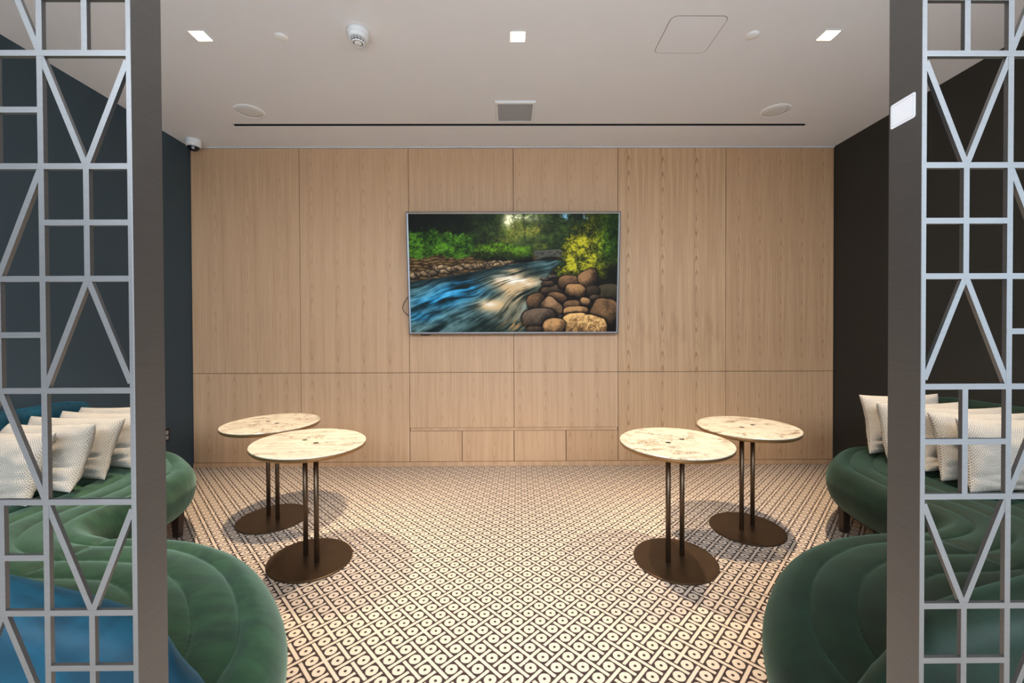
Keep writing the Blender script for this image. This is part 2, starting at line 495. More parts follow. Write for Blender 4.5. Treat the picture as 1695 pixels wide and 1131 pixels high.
# smoke detector
t = thing('smoke_detector', 'white smoke detector with dark vents hanging from the ceiling', 'smoke detector', (-.895, 2.66, CZ))
bm = bmesh.new(); lathe(bm, [(0, -.0005), (.063, -.0005), (.064, -.006), (.063, -.026), (.060, -.028), (0, -.028)], 48)
obj('base', bm, M['white'], t, True)
bm = bmesh.new(); lathe(bm, [(.0, -.027), (.059, -.027), (.061, -.031), (.060, -.038), (.0545, -.048), (.0515, -.050), (.0, -.050)], 48)
obj('housing', bm, M['white'], t, True)
bm = bmesh.new(); lathe(bm, [(.0, -.049), (.0465, -.049), (.0365, -.071), (0, -.071)], 48)
obj('sensor_chamber', bm, M['black'], t, True)
bm = bmesh.new()
for z, r in ((-.0545, .0495), (-.0615, .0455), (-.0705, .0405)):
    lathe(bm, [(r-.006, z+.0008), (r, z+.0008), (r-.001, z-.0008), (r-.007, z-.0008), (r-.006, z+.0008)], 40)
for k in range(14):
    a = 2*PI*(k+.5)/14
    vs = box(bm, .030, .0495, -.0011, .0011, -.0715, -.0495)
    for v_ in vs[:4]: v_.co.x -= .009
    bmesh.ops.rotate(bm, cent=(0, 0, 0), matrix=Matrix.Rotation(a, 3, 'Z'), verts=vs)
obj('vent_cage', bm, M['white'], t)
bm = bmesh.new(); lathe(bm, [(.0335, -.0700), (.0395, -.0700), (.0385, -.0745), (.029, -.0755), (.0285, -.0700), (.0335, -.0700)], 40)
obj('lower_ring', bm, M['white'], t, True)
bm = bmesh.new(); lathe(bm, [(0, -.070), (.022, -.070), (.021, -.076), (.012, -.078), (0, -.078)], 32)
obj('test_button', bm, M['offwhite'], t, True)

# dome camera in the far corner
t = thing('dome_camera', 'white dome security camera with dark lens in the far ceiling corner', 'security camera', (-2.905, 4.11, CZ))
r = .063
bm = bmesh.new(); lathe(bm, [(0, -.0005), (r*.97, -.0005), (r, -.006), (r, -.045), (r*.95, -.058), (r*.80, -.068), (r*.72, -.066), (0, -.060)], 48)
obj('body', bm, M['white'], t, True)
bm = bmesh.new()
lathe(bm, [(.05*math.cos(a), -.064 - .040*math.sin(a)) for a in [k*PI/2/8 for k in range(9)]], 40)
dm = obj('dome', bm, M['gloss_black'], t, True)
bm = bmesh.new(); bmesh.ops.create_uvsphere(bm, u_segments=20, v_segments=12, radius=.014)
bmesh.ops.translate(bm, vec=(.018, -.030, -.082), verts=bm.verts)
obj('lens', bm, M['grey_grille'], dm, True)

# ------------------------------------------------------------------ television
def fbm(xx, yy, oct=4, seed=0, gain=.55):
    """tileable-free value noise evaluated on arrays"""
    out = np.zeros_like(xx); amp = 1; tot = 0
    for o in range(oct):
        rs = np.random.RandomState(seed*17 + o); tab = rs.rand(256, 256)
        xi = np.floor(xx).astype(int); yi = np.floor(yy).astype(int)
        fx = xx - xi; fy = yy - yi
        fx = fx*fx*(3-2*fx); fy = fy*fy*(3-2*fy)
        g_ = lambda a, b: tab[a % 256, b % 256]
        v = (g_(xi, yi)*(1-fx)*(1-fy) + g_(xi+1, yi)*fx*(1-fy) + g_(xi, yi+1)*(1-fx)*fy + g_(xi+1, yi+1)*fx*fy)
        out += amp*v; tot += amp; amp *= gain
        xx = xx*2.03 + 13.1; yy = yy*2.03 + 7.7
    return out/tot

def sm(a, b, x):
    t_ = np.clip((x-a)/(b-a), 0, 1); return t_*t_*(3-2*t_)

def river_picture(nx, ny):
    """the picture showing on the screen: woodland river, left bank wall, stone bridge, bush and boulders"""
    u, v = np.meshgrid((np.arange(nx)+.5)/nx, (np.arange(ny)+.5)/ny)
    U = u*1.767
    c = lambda r, g, b: np.array([r, g, b], float)/255
    def over(img, col, m): return img*(1-m[..., None]) + col*m[..., None]
    def foliage(f, seed):          # clumps broken into leaves
        big = fbm(U*f, v*f*1.2, 2, seed); mid = fbm(U*f*3.1, v*f*3.6, 2, seed+1); fine = fbm(U*f*8, v*f*9, 2, seed+2)
        return np.clip((.42*big+.33*mid+.42*fine-.30)/.55, 0, 1)
    # woodland
    fo = foliage(7, 51); fo2 = foliage(10, 61)
    img = c(8, 13, 7) + (c(56, 78, 28)-c(8, 13, 7))*(fo**1.6*sm(.02, .55, u+.35*(v-.1)))[..., None]
    img = over(img, c(40, 62, 30), fo2**2*.6*sm(.2, .5, u))
    sun = np.exp(-((u-.505)/.055)**2 - ((v-.14)/.08)**2)*.9 + np.exp(-((u-.60)/.045)**2 - ((v-.14)/.05)**2)*.9
    sun += np.exp(-((u-.63)/.03)**2 - ((v-.265)/.03)**2) + np.exp(-((u-.45)/.05)**2-((v-.22)/.04)**2)*.5
    img = over(img, c(178, 166, 48), np.clip(sun*1.3*fo2**1.3, 0, 1)*.85)
    wht = np.exp(-((u-.475)/.022)**2-((v-.06)/.05)**2)*1.1 + np.exp(-((u-.58)/.05)**2-((v-.03)/.03)**2)*.6 + np.exp(-((u-.515)/.03)**2-((v-.025)/.03)**2)*.8
    img = over(img, c(250, 244, 200), np.clip(wht*fo2*1.6, 0, 1))
    haze = np.exp(-((u-.56)/.13)**2-((v-.13)/.2)**2)
    img = img + haze[..., None]*c(60, 66, 50)*.42
    sky = sm(.825, .84, u)*(1-sm(.875, .885, u-.3*(v-.02)))*(1-sm(.03, .05, v + .03*(fo-.5)))
    sky = np.maximum(sky, np.exp(-((u-.745)/.02)**2-((v-.02)/.03)**2)*sm(.3, .6, fo2))
    img = over(img, c(132, 186, 226), np.clip(sky, 0, 1))
    for tx, wd in ((.35, .003), (.42, .0025), (.553, .005), (.63, .003), (.70, .003), (.27, .003), (.80, .003)):
        tr = np.exp(-((u-tx-.03*(v-.2))/wd)**2)*(1-sm(.2, .36, v))*.35
        img = over(img, c(22, 20, 14), tr)
    # bridge
    br = sm(.585, .60, u)*(1-sm(.75, .77, u))*sm(.305-.10*(u-.6), .312-.10*(u-.6), v)*(1-sm(.40, .405, v))
    arch = ((u-.68)/.078)**2 + ((v-.415)/.058)**2
    stone = c(70, 72, 64) + (fbm(U*60, v*60, 2, 5)[..., None]-.5)*c(60, 60, 56)
    img = over(img, stone, br*sm(.93, 1.02, arch)); img = over(img, c(22, 22, 18), br*(1-sm(.93, 1.02, arch)))
    img = over(img, c(98, 98, 88), br*np.exp(-((v-.315+.10*(u-.6))/.008)**2)*.7)
    # ground of the left bank, layered stone
    bank = sm(.33, .36, v)*(1-sm(.60, .62, u))
    lay = .5+.5*np.sin((v+.035*(fbm(U*7, v*7, 2, 6)-.5)+.05*u)*235)
    jo = fbm(U*34, v*95, 3, 7, .6)
    wallc = c(44, 33, 20) + (c(156, 122, 76)-c(44, 33, 20))*np.clip(lay*.55*sm(.30, .6, jo)+.55*(jo-.32), 0, 1)[..., None]
    img = over(img, wallc, bank)
    # bushes on the bank
    fb = foliage(12, 71); edge = fbm(U*22, v*22, 4, 9, .75)-.5; tall = fbm(U*7, v*3, 2, 17)-.5
    b1 = sm(-.02, .02, v-(.150+.20*np.clip(u-.14, 0, 1))-.14*edge-.10*tall)*(1-sm(-.012, .012, v-.358-.05*edge-.02*np.sin(u*34)))*(1-sm(.29, .325, u+.05*edge))
    b2 = sm(-.015, .015, v-(.245+.16*np.abs(u-.40)+.10*edge))*(1-sm(-.012, .012, v-.415+.14*(.56-u)*(u<.56)+.04*edge))*sm(.295, .325, u+.04*edge)*(1-sm(.59, .602, u+.02*edge))
    leaf = c(9, 24, 4) + (c(84, 138, 30)-c(9, 24, 4))*np.clip(fb**1.25*1.15, 0, 1)[..., None]
    img = over(img, leaf*(1.08-.9*np.abs(v-.24))[..., None], b1); img = over(img, (leaf+c(12, 4, 0))*(1.18-1.1*sm(.29, .42, v)-.25*sm(.5, .6, u))[..., None], b2)
    # river
    bl = np.interp(u, [0, .15, .3, .45, .58, .63], [.565, .53, .485, .43, .40, .39])
    rr = np.interp(v, [.38, .45, .55, .65, .75, .85, 1.0], [.735, .70, .665, .625, .59, .57, .58])
    riv = sm(-.008, .008, v-bl)*(1-sm(-.01, .015, u-rr))
    # streamlines fan out of the bridge and swing to the left
    wu = .06*(fbm(U*3.2, v*4.2, 2, 12)-.5); wv = .10*(fbm(U*3.4, v*4.4, 2, 15)-.5)
    ang = np.arctan2(v+wv-.33, .86-u+wu); rad = np.hypot(v+wv-.33, .86-u+wu)
    s1 = fbm(ang*20, rad*4.5, 4, 11, .62); s2 = fbm(ang*64, rad*8, 3, 14, .62); s3 = fbm(U*7, v*9, 3, 18, .6)
    st = np.clip(.48*s1+.30*s2+.26*s3, 0, 1)
    w_ = c(12, 28, 30) + (c(104, 142, 146)-c(12, 28, 30))*(sm(.36, .74, st)**1.2)[..., None]
    blue = np.exp(-((u-.22)/.15)**2-((v-.66+.22*(u-.2))/.11)**2) + .75*np.exp(-((u-.04)/.10)**2-((v-.86)/.05)**2) + .7*np.exp(-((u-.265)/.05)**2-((v-.60)/.05)**2) + .6*np.exp(-((u-.10)/.10)**2-((v-.74)/.05)**2)
    w_ = w_ + np.clip(blue, 0, 1)[..., None]*(c(20, 128, 186)-c(26, 50, 50))*sm(.34, .58, st)[..., None]*.85
    gold = np.exp(-((u-.51)/.11)**2-((v-.57)/.06)**2)*1.4 + 1.1*np.exp(-((u-.39)/.065)**2-((v-.765)/.05)**2) + .9*np.exp(-((u-.51)/.07)**2-((v-.68)/.08)**2) + .4*np.exp(-((u-.50)/.1)**2-((v-.85)/.08)**2) + .8*np.exp(-((u-.51)/.05)**2-((v-.475)/.02)**2)
    gold = np.clip(1.25*gold*sm(.27, .58, st), 0, 1)
    w_ = over(w_, c(220, 186, 138), gold*.95)
    hot = np.clip((np.exp(-((u-.485)/.06)**2-((v-.545)/.035)**2)*1.5+np.exp(-((u-.56)/.045)**2-((v-.58)/.03)**2)*1.2+.8*np.exp(-((u-.385)/.03)**2-((v-.76)/.02)**2))*sm(.40, .58, .5*s2+.5*s3), 0, 1)
    w_ = over(w_, c(255, 250, 236), hot)
    w_ = over(w_, c(20, 32, 26), .65*np.exp(-((u-.40)/.12)**2-((v-.97)/.07)**2))
    w_ = over(w_, c(12, 22, 24), .8*np.exp(-((v-bl)/.05)**2)*sm(.0, .03, v-bl+.02)*(1-sm(.4, .55, u)))
    img = over(img, w_, riv)
    # boulders
    bn = fbm(U*38, v*38, 4, 21, .65); bf = fbm(U*110, v*110, 2, 25, .6)
    def rock(img, cx, cy, rx, ry, lit, shade, rot=0, pw=2.4, rough=.35):
        cx = (cx-110)/1475; cy = (cy-100)/835; rx = rx/1475; ry = ry/835
        X = (u-cx)*1.767; Y = v-cy; cr, sr = math.cos(rot), math.sin(rot)
        p = (X*cr+Y*sr)/(rx*1.767); q = (-X*sr+Y*cr)/ry
        wob = .26*(fbm(U*11+cx*50, v*11+cy*50, 2, 23)-.5)
        e = (np.abs(p)**pw + np.abs(q)**pw)**(1/pw) + wob
        m = 1-sm(.95, 1.02, e)
        nz = np.sqrt(np.clip(1-e*e, 0, 1))
        fac = fbm(U*14+cx*80, v*14+cy*60, 2, 27)-.5
        li = .24 - .62*q - .22*p + .42*nz + .55*fac + rough*((bn-.5)*1.5+(bf-.5)*.8)
        li = np.clip(li, 0, 1)**1.15
        col = shade + (lit-shade)*li[..., None]
        sh = 1-sm(1.0, 1.18, e)
        img = over(img, c(12, 9, 6), sh*.8)
        return over(img, col, m)
    rs = np.random.RandomState(5)
    gr = (1-sm(.0, .02, rr-u))*sm(.42, .5, v)
    img = over(img, c(24, 19, 13) + (bn[..., None]-.4)*c(44, 36, 24), gr*1.0)
    for k in range(46):     # small stones along the far bank
        q = (k/45)**.85
        x_ = 118 + q*720; y_ = np.interp(q, [0, .3, .6, 1], [548, 500, 468, 440]) + rs.uniform(-34, 16)*(1-q*.7)
        s_ = rs.uniform(.6, 1.15)*np.interp(q, [0, 1], [33, 15])
        img = rock(img, x_, y_, s_*1.15, s_*.72, c(182, 152, 114)*rs.uniform(.65, 1.05), c(30, 26, 22), rs.uniform(-.3, .3), 2.2, .3)
    # bush on the right
    fr = foliage(11, 81); ed = fbm(U*16, v*16, 4, 31, .75)-.5
    e = np.minimum(((u-.90)/.175)**2 + ((v-.36)/.23)**2, ((u-1.0)/.20)**2 + ((v-.12)/.24)**2) + 1.5*ed
    e2_ = ((u-.79)/.10)**2+((v-.50)/.085)**2 + 1.5*ed
    mb = 1-sm(.9, 1.0, np.minimum(e, e2_))
    br_ = np.clip(1.12*np.exp(-((u-.83)/.10)**2-((v-.30)/.16)**2) + .5*np.exp(-((u-.76)/.07)**2-((v-.45)/.09)**2) + .28, 0, 1.1)
    lf = c(10, 20, 3) + (c(190, 184, 40)-c(10, 20, 3))*np.clip(fr**1.35*1.25*br_, 0, 1)[..., None]
    lf = over(lf, lf*np.array([.55, 1.0, .6]), sm(.86, .98, u)*(1-sm(.3, .5, v))*.8)
    img = over(img, lf, mb)
    img = over(img, c(10, 11, 6), .88*sm(.90, .96, u+.1*ed)*sm(.38, .47, v+.1*ed)*(1-sm(.58, .64, v)))
    T, B_, D_ = c(196, 148, 98), c(140, 104, 72), c(86, 68, 52)
    K = c(20, 15, 12)
    img = rock(img, 1520, 660, 110, 70, c(72, 64, 46), c(26, 22, 16), 0, 2.2)
    img = rock(img, 1130, 632, 95, 34, D_, K, -.1)
    for a in ((1090, 590, 45, 22, D_), (1075, 555, 40, 16, c(110, 104, 96)), (1120, 540, 36, 14, c(100, 92, 80))): img = rock(img, *a, K)
    img = rock(img, 1235, 580, 78, 52, B_, K, 0, 2.6); img = rock(img, 1380, 555, 74, 62, B_*1.12, K, -.5, 3.0)
    img = rock(img, 1405, 648, 55, 42, c(70, 56, 40), K); img = rock(img, 1285, 643, 74, 52, T*.95, K, .2, 2.8)
    img = rock(img, 1425, 695, 40, 28, c(90, 76, 58), K); img = rock(img, 1010, 715, 68, 62, B_*.9, K*.9, -.4, 2.8)
    img = rock(img, 1160, 690, 70, 38, B_, K, .15); img = rock(img, 1118, 762, 80, 64, c(166, 128, 94), K, .7, 3.0)
    img = rock(img, 1265, 742, 62, 36, B_*1.05, K); img = rock(img, 1355, 718, 36, 30, c(186, 140, 96), K, .3, 3)
    img = rock(img, 1030, 832, 114, 66, c(112, 94, 78), K, -.15, 2.7); img = rock(img, 1300, 790, 92, 40, T*.95, K, 0, 2.8)
    img = rock(img, 1500, 815, 108, 118, c(128, 96, 66), c(18, 15, 12), .2, 2.8)
    img = rock(img, 1190, 830, 24, 20, c(70, 78, 88), K)
    img = rock(img, 1362, 892, 168, 92, c(240, 192, 124), c(84, 58, 36), .22, 2.8, 1.0)
    img = rock(img, 1135, 905, 80, 70, T, K, .1, 2.8); img = rock(img, 1000, 918, 60, 26, D_, K)
    sp = np.exp(-((u-.50)/.055)**2-((v-.945)/.055)**2)*sm(.35, .65, fbm(ang*90, rad*14, 3, 41))
    img = over(img, c(190, 146, 92), np.clip(sp, 0, 1)*.85)
    return np.clip(img, 0, 1)

TVW, TVH, TVT = 1.982, 1.132, .045
ztop, zbot, ytop, ybot = 2.414, 1.279, 4.080, 4.188
tilt = math.atan2(ybot-ytop, ztop-zbot)
tv = thing('television', 'large flat television showing a woodland river, tilted down on the oak wall', 'television', (.0465, ybot, zbot))
tv.rotation_euler = (tilt, 0, 0)
Wd, b1, b2_ = TVW/2, .004, .019
bm = bbox_mesh(-Wd, Wd, .004, TVT, 0, TVH, .003)
obj('casing', bm, M['black'], tv)
bm = bmesh.new()
def frame_part(bm, x0, x1, z0, z1, w_, y0, y1, ysl):
    o4 = [(x0, z0), (x1, z0), (x1, z1), (x0, z1)]; i4 = [(x0+w_, z0+w_), (x1-w_, z0+w_), (x1-w_, z1-w_), (x0+w_, z1-w_)]
    A = [bm.verts.new((x, y1, z)) for x, z in o4]; B = [bm.verts.new((x, y0, z)) for x, z in o4]
    Cc = [bm.verts.new((x, y0+ysl, z)) for x, z in i4]; Dd = [bm.verts.new((x, y1, z)) for x, z in i4]
    for i in range(4):
        j = (i+1) % 4
        bm.faces.new((A[i], A[j], B[j], B[i])); bm.faces.new((B[i], B[j], Cc[j], Cc[i])); bm.faces.new((Cc[i], Cc[j], Dd[j], Dd[i]))
    bmesh.ops.recalc_face_normals(bm, faces=list(bm.faces))
frame_part(bm, -Wd, Wd, 0, TVH, .006, -.009, .004, 0)
obj('outer_rim', bm, M['black'], tv)
bm = bmesh.new(); frame_part(bm, -Wd+.0061, Wd-.0061, .0061, TVH-.0061, .012, -.0075, .004, .006)
obj('bezel', bm, plain('satin_grey_metal', (.42, .43, .45, 1), .38, .9), tv)
NX, NY = 520, 296
pic = river_picture(NX, NY)[::-1]
xs = np.linspace(-Wd+.0182, Wd-.0182, NX); zs = np.linspace(.0182, TVH-.0182, NY)
XX, ZZ = np.meshgrid(xs, zs)
V = np.stack([XX.ravel(), np.full(XX.size, -.0005), ZZ.ravel()], 1)
idx = np.arange(NX*NY).reshape(NY, NX)
F = np.stack([idx[:-1, :-1].ravel(), idx[:-1, 1:].ravel(), idx[1:, 1:].ravel(), idx[1:, :-1].ravel()], 1)
me = bpy.data.meshes.new('screen')
me.from_pydata(V.tolist(), [], F.tolist())
lin = np.where(pic <= .04045, pic/12.92, ((pic+.055)/1.055)**2.4)
ca = me.color_attributes.new('picture', 'FLOAT_COLOR', 'POINT')
ca.data.foreach_set('color', np.concatenate([lin.reshape(-1, 3), np.ones((NX*NY, 1))], 1).astype(np.float32).ravel())
sn = N('screen_picture')
at = sn.node('ShaderNodeAttribute', attribute_name='picture')
sn.set(Base_Color=(.004, .004, .004, 1), Roughness=.4, Emission_Color=at.outputs['Color'], Emission_Strength=1.0)
sn.b.inputs['Specular IOR Level'].default_value = .08
me.materials.append(sn.m)
link(bpy.data.objects.new('screen', me), tv)
bm = bmesh.new(); box(bm, -.32, .32, TVT, .1145, .46, .8)
obj('wall_bracket', bm, M['black'], tv)
def curve_pts(ctrl, n=10):
    P = [Vector(p) for p in ctrl]; out = []
    for i in range(len(P)-1):
        p0, p1, p2, p3 = P[max(i-1, 0)], P[i], P[i+1], P[min(i+2, len(P)-1)]
        for k in range(n):
            t_ = k/n
            out.append(.5*((2*p1)+(p2-p0)*t_+(2*p0-5*p1+4*p2-p3)*t_*t_+(-p0+3*p1-3*p2+p3)*t_**3))
    out.append(P[-1]); return out
bm = bmesh.new(); tube(bm, curve_pts([(-.9, .05, .40), (-.975, .035, .375), (-1.030, .03, .31), (-1.052, .03, .255), (-1.040, .03, .215), (-.985, .035, .165), (-.9, .05, .14)]), .004, 8)
obj('cable', bm, M['black'], tv, True)
bm = bmesh.new(); tube(bm, curve_pts([(-.93, .045, .04), (-.89, .04, -.004), (-.845, .04, -.012), (-.80, .04, -.004), (-.77, .045, .04)]), .004, 8)
obj('cable', bm, M['black'], tv, True)

# ------------------------------------------------------------------ oval tables
A_, B_, SA, SB, ZT = .300, .370, .223, .256, .668
def make_table(label, cx, cy, phi, rods, mat):
    t = thing('oval_table', label, 'side table', (cx, cy, 0), 0, 'oval marble side tables')
    ell = lambda a, b, n=96: [(a*math.cos(q)*math.cos(phi)-b*math.sin(q)*math.sin(phi), a*math.cos(q)*math.sin(phi)+b*math.sin(q)*math.cos(phi)) for q in [2*PI*k/n for k in range(n)]]
    def stack(levels):
        bm = bmesh.new(); rings = []
        for a, b, z in levels: rings.append([bm.verts.new((x, y, z)) for x, y in ell(a, b)])
        for p, q in zip(rings, rings[1:]):
            for i in range(len(p)):
                j = (i+1) % len(p); bm.faces.new((p[i], p[j], q[j], q[i]))
        bm.faces.new(rings[0][::-1]); bm.faces.new(rings[-1])
        return bm
    top = obj('tabletop', stack([(A_-.004, B_-.004, ZT-.006), (A_-.0015, B_-.0015, ZT-.006), (A_-.001, B_-.001, ZT-.0015), (A_-.003, B_-.003, ZT)]), mat, t)
    obj('edge_band', stack([(A_-.02, B_-.02, ZT-.026), (A_-.008, B_-.008, ZT-.026), (A_-.001, B_-.001, ZT-.017), (A_, B_, ZT-.0065), (A_-.002, B_-.002, ZT-.0062)]), M['bronze_edge'], t)
    obj('base', stack([(SA-.002, SB-.002, .001), (SA, SB, .003), (SA, SB, .009), (SA-.003, SB-.003, .011)]), M['bronze'], t)
    for rx, ry in rods:
        bm = bmesh.new(); lathe(bm, [(0, .010), (.0135, .010), (.0135, ZT-.025), (0, ZT-.025)], 24, rx-cx, ry-cy)
        rod = obj('rod', bm, M['bronze'], t, True)
        rod.data.polygons.foreach_set('use_smooth', [len(p.vertices) == 4 for p in rod.data.polygons])
        bm = bmesh.new(); lathe(bm, [(0, ZT-.001), (.015, ZT-.001), (.015, ZT+.0008), (0, ZT+.0008)], 24, rx-cx, ry-cy)
        obj('rod_cap', bm, M['black'], t)
    return t
V1, V2 = srgb(126, 108, 82), srgb(112, 88, 48)
make_table('oval marble table with soft streaky veins, nearer of the pair on the left', -1.122, 2.478, .50, [(-1.165, 2.515), (-1.070, 2.440)], marble('marble_soft', 1.3, V1, (.75, 2.2, 1), .25))
make_table('oval marble table with fine grey veins, farther of the pair on the left', -1.632, 3.045, .148, [(-1.685, 3.083), (-1.585, 3.012)], marble('marble_fine', 3.4, V1, (1.3, 1.5, 1), .6))
make_table('oval marble table with bold ochre veins, nearer of the pair on the right', .922, 2.440, -.229, [(.870, 2.404), (.975, 2.478)], marble('marble_bold', 5.2, V2, (1.15, 1.15, 1), .9))
make_table('oval marble table with faint ochre veins, farther of the pair on the right', 1.536, 2.834, -.306, [(1.484, 2.800), (1.592, 2.868)], marble('marble_faint', 8.1, V2, (.9, 1.1, 1), .3))

# ------------------------------------------------------------------ curved sofas
CP = [(-2.75,3.20),(-2.42,3.18),(-2.14,2.97),(-1.92,2.70),(-1.84,2.42),(-1.82,2.18),(-1.83,2.02),(-1.78,1.90),(-1.61,1.825),(-1.40,1.81),
      (-1.19,1.765),(-.94,1.62),(-.73,1.40),(-.61,1.20),(-.57,1.02),(-.60,.88),(-.68,.80),(-.85,.76),(-1.10,.75),
      (-1.5,.77),(-1.95,.87),(-2.35,1.07),(-2.68,1.40),(-2.88,1.80),(-2.97,2.2),(-3.0,2.6),(-3.0,2.95),(-2.93,3.13)]
SPINE = [(-1.03,1.20),(-1.20,1.22),(-1.45,1.27),(-1.80,1.39),(-2.13,1.62),(-2.33,1.95),(-2.40,2.3),(-2.44,2.62),(-2.52,2.74)]
SEAT_Z, MID_Z, BOT_Z = .462, .35, .205
HT = [(14.1,.36),(14.6,.46),(15,.565),(15.5,.65),(16,.705),(16.6,.75),(17.2,.79),(18,.84),(19,.86),(20,.86),(22,.86),(25,.83),(26,.835),(26.6,.815),(27.2,.72),(27.7,.55),(28.1,.42),(28.3,.36)]

def catmull(P, n, closed):
    P = np.array(P, float); k = len(P); out = []
    m = k if closed else k-1
    for i in range(m):
        if closed: p0, p1, p2, p3 = P[(i-1) % k], P[i], P[(i+1) % k], P[(i+2) % k]
        else: p0, p1, p2, p3 = P[max(i-1, 0)], P[i], P[i+1], P[min(i+2, k-1)]
        for q in range(n):
            t_ = q/n
            out.append(.5*((2*p1)+(p2-p0)*t_+(2*p0-5*p1+4*p2-p3)*t_*t_+(-p0+3*p1-3*p2+p3)*t_**3))
    if not closed: out.append(P[-1])
    return np.array(out)

def mind(P, Q):
    """distance from each P to the open polyline Q"""
    A, B = Q[:-1], Q[1:]; best = np.full(len(P), 9.)
    for a, b in zip(A, B):
        d = b-a; t_ = np.clip(((P-a)@d)/(d@d+1e-12), 0, 1)
        best = np.minimum(best, np.hypot(*(P-(a+t_[:, None]*d)).T))
    return best

def build_sofa(label, mirror, seat_mat, back_mat):
    tf = (lambda x, y: (.097-x-.055*(y-1.1)/1.6, y)) if mirror else (lambda x, y: (x, y))
    cx0, cy0 = tf(-2.0, 1.9)
    root = thing('curved_sofa', label, 'sofa', (cx0, cy0, 0), 0, 'curved velvet sofas')
    def emitmesh(name, V, F, m, parent=root):
        V = np.array(V, float).copy()
        if mirror:
            V[:, 0] = .097 - V[:, 0] - .055*(V[:, 1]-1.1)/1.6; F = [tuple(f)[::-1] for f in F]
        V[:, 0] -= cx0; V[:, 1] -= cy0
        return obj_np(name, V, F, m, parent)
    NS = 18
    Cc = catmull(CP, NS, True); n = len(Cc)
    sp = catmull(SPINE, 40, False)
    # spine target for every outline point, smoothed along the outline
    tgt = np.array([sp[np.argmin(np.hypot(*(sp-p).T))] for p in Cc])
    for _ in range(30): tgt = (np.roll(tgt, 1, 0)+tgt*2+np.roll(tgt, -1, 0))/4
    front = Cc[0:int(16.2*NS)]
    tang = np.roll(Cc, -1, 0)-np.roll(Cc, 1, 0); tang /= np.hypot(*tang.T)[:, None]
    nrm = np.stack([tang[:, 1], -tang[:, 0]], 1)          # outline runs clockwise: right-hand side is inward
    inw = tgt-Cc; dist = np.hypot(*inw.T); inw = inw/dist[:, None]
    if ((nrm*inw).sum(1)).mean() < 0: nrm = -nrm
    # rings: lower bowl, side, rounded edge, seat
    R_ = SEAT_Z-MID_Z
    rings = []
    for k in range(9):                                     # underside bowl up to the widest line
        a = PI/2*(1-k/8)
        rings.append((.085*(1-math.cos(a)), BOT_Z+(MID_Z-BOT_Z)*(1-math.sin(a)), None))
    for k in range(1, 13):
        a = PI/2*k/12
        rings.append((.095*(1-math.cos(a)), MID_Z + R_*math.sin(a), 'edge'))
    nt = 74
    V = []; 
    for d, z, k in rings:
        P = Cc + (inw*.5+nrm*.5)*d
        V.append(np.column_stack([P, np.full(n, z)]))
    start = V[-1][:, :2]
    for k in range(1, nt+1):
        P = start + (tgt-start)*(k/nt)
        V.append(np.column_stack([P, np.full(n, SEAT_Z)]))
    nr = len(V); V = np.concatenate(V)
    # channel stitching on the seat: soft rolls running parallel with the front edge
    P2 = V[:, :2]; top = V[:, 2] > MID_Z+.01
    dF = np.full(len(V), .5); dF[top] = mind(P2[top], front)
    pitch, off = .112, .118
    ph = (dF-off)/pitch
    roll_ = np.abs(np.sin(PI*ph))**.42
    roll_ = np.where(dF < off, np.where(dF < off-.05, 1, np.clip((off-dF)/.05, 0, 1)**.42), roll_)
    seam = np.array([(-1.60, 1.77), (-1.615, 1.66), (-1.63, 1.56), (-1.69, 1.30), (-1.80, 1.0)])
    ds = np.full(len(V), .5); ds[top] = mind(P2[top], seam)
    seamg = np.clip(ds/.045, 0, 1)**.42
    lump = np.array([noise.noise(Vector((p[0]*5, p[1]*5, 3.1))) for p in P2])*.004
    wt = np.where(top, np.clip((V[:, 2]-MID_Z)/(SEAT_Z-MID_Z), 0, 1)**2, 0)
    V[:, 2] += wt*(-.018*(1-np.minimum(roll_, seamg)) + lump)
    F = []
    for r_ in range(nr-1):
        a = r_*n; b = a+n
        for i in range(n):
            j = (i+1) % n; F.append((a+i, b+i, b+j, a+j))
    F.append(tuple(range(n)))
    emitmesh('seat', V, F, seat_mat)
    # recessed base plinth
    pl = [Cc+(inw*.5+nrm*.5)*.10, Cc+(inw*.5+nrm*.5)*.095]
    Vb = np.concatenate([np.column_stack([pl[0], np.full(n, .178)]), np.column_stack([pl[1], np.full(n, .207)])])
    Fb = [(i, n+i, n+(i+1) % n, (i+1) % n) for i in range(n)] + [tuple(range(n)), tuple(range(2*n-1, n-1, -1))]
    emitmesh('base_frame', Vb, Fb, M['base_cloth'])
    # backrest hugging the outer edge
    hk = [h[0] for h in HT]; hv = [h[1] for h in HT]
    idx = [k for k in range(int(14.1*NS), int(28.3*NS)+1)]
    prof_n = 26; VV = []; T = .13
    for k in idx:
        i = k % n; h = np.interp(k/NS, hk, hv)
        p = Cc[i]; q = nrm[i]*.75+inw[i]*.25; q = q/np.hypot(*q)
        T2 = min(T, .05+.08*max(0, min(1, (h-.36)/.2)))
        zb = .352; rr = min(T2/2, max(.004, (h-zb)*.5))
        pts = [(.012, zb-.02), (.004, zb+.004), (-.004, zb+(h-zb)*.25), (-.004, zb+(h-zb)*.55)]
        for a_ in range(19):
            an = PI*a_/18
            pts.append((T2/2-(T2/2)*math.cos(an), h-rr+rr*math.sin(an)))
        pts += [(T2+.006, zb+(h-zb)*.55), (T2+.015, zb+(h-zb)*.25), (T2+.02, zb-.02)]
        for d, z in pts: VV.append((p[0]+q[0]*d, p[1]+q[1]*d, z))
    npf = len(pts); FF = []
    for a in range(len(idx)-1):
        for c_ in range(npf-1):
            FF.append((a*npf+c_, a*npf+c_+1, (a+1)*npf+c_+1, (a+1)*npf+c_))
    FF.append(tuple(range(npf))[::-1]); FF.append(tuple(range((len(idx)-1)*npf, len(idx)*npf)))
    emitmesh('backrest', VV, FF, back_mat)
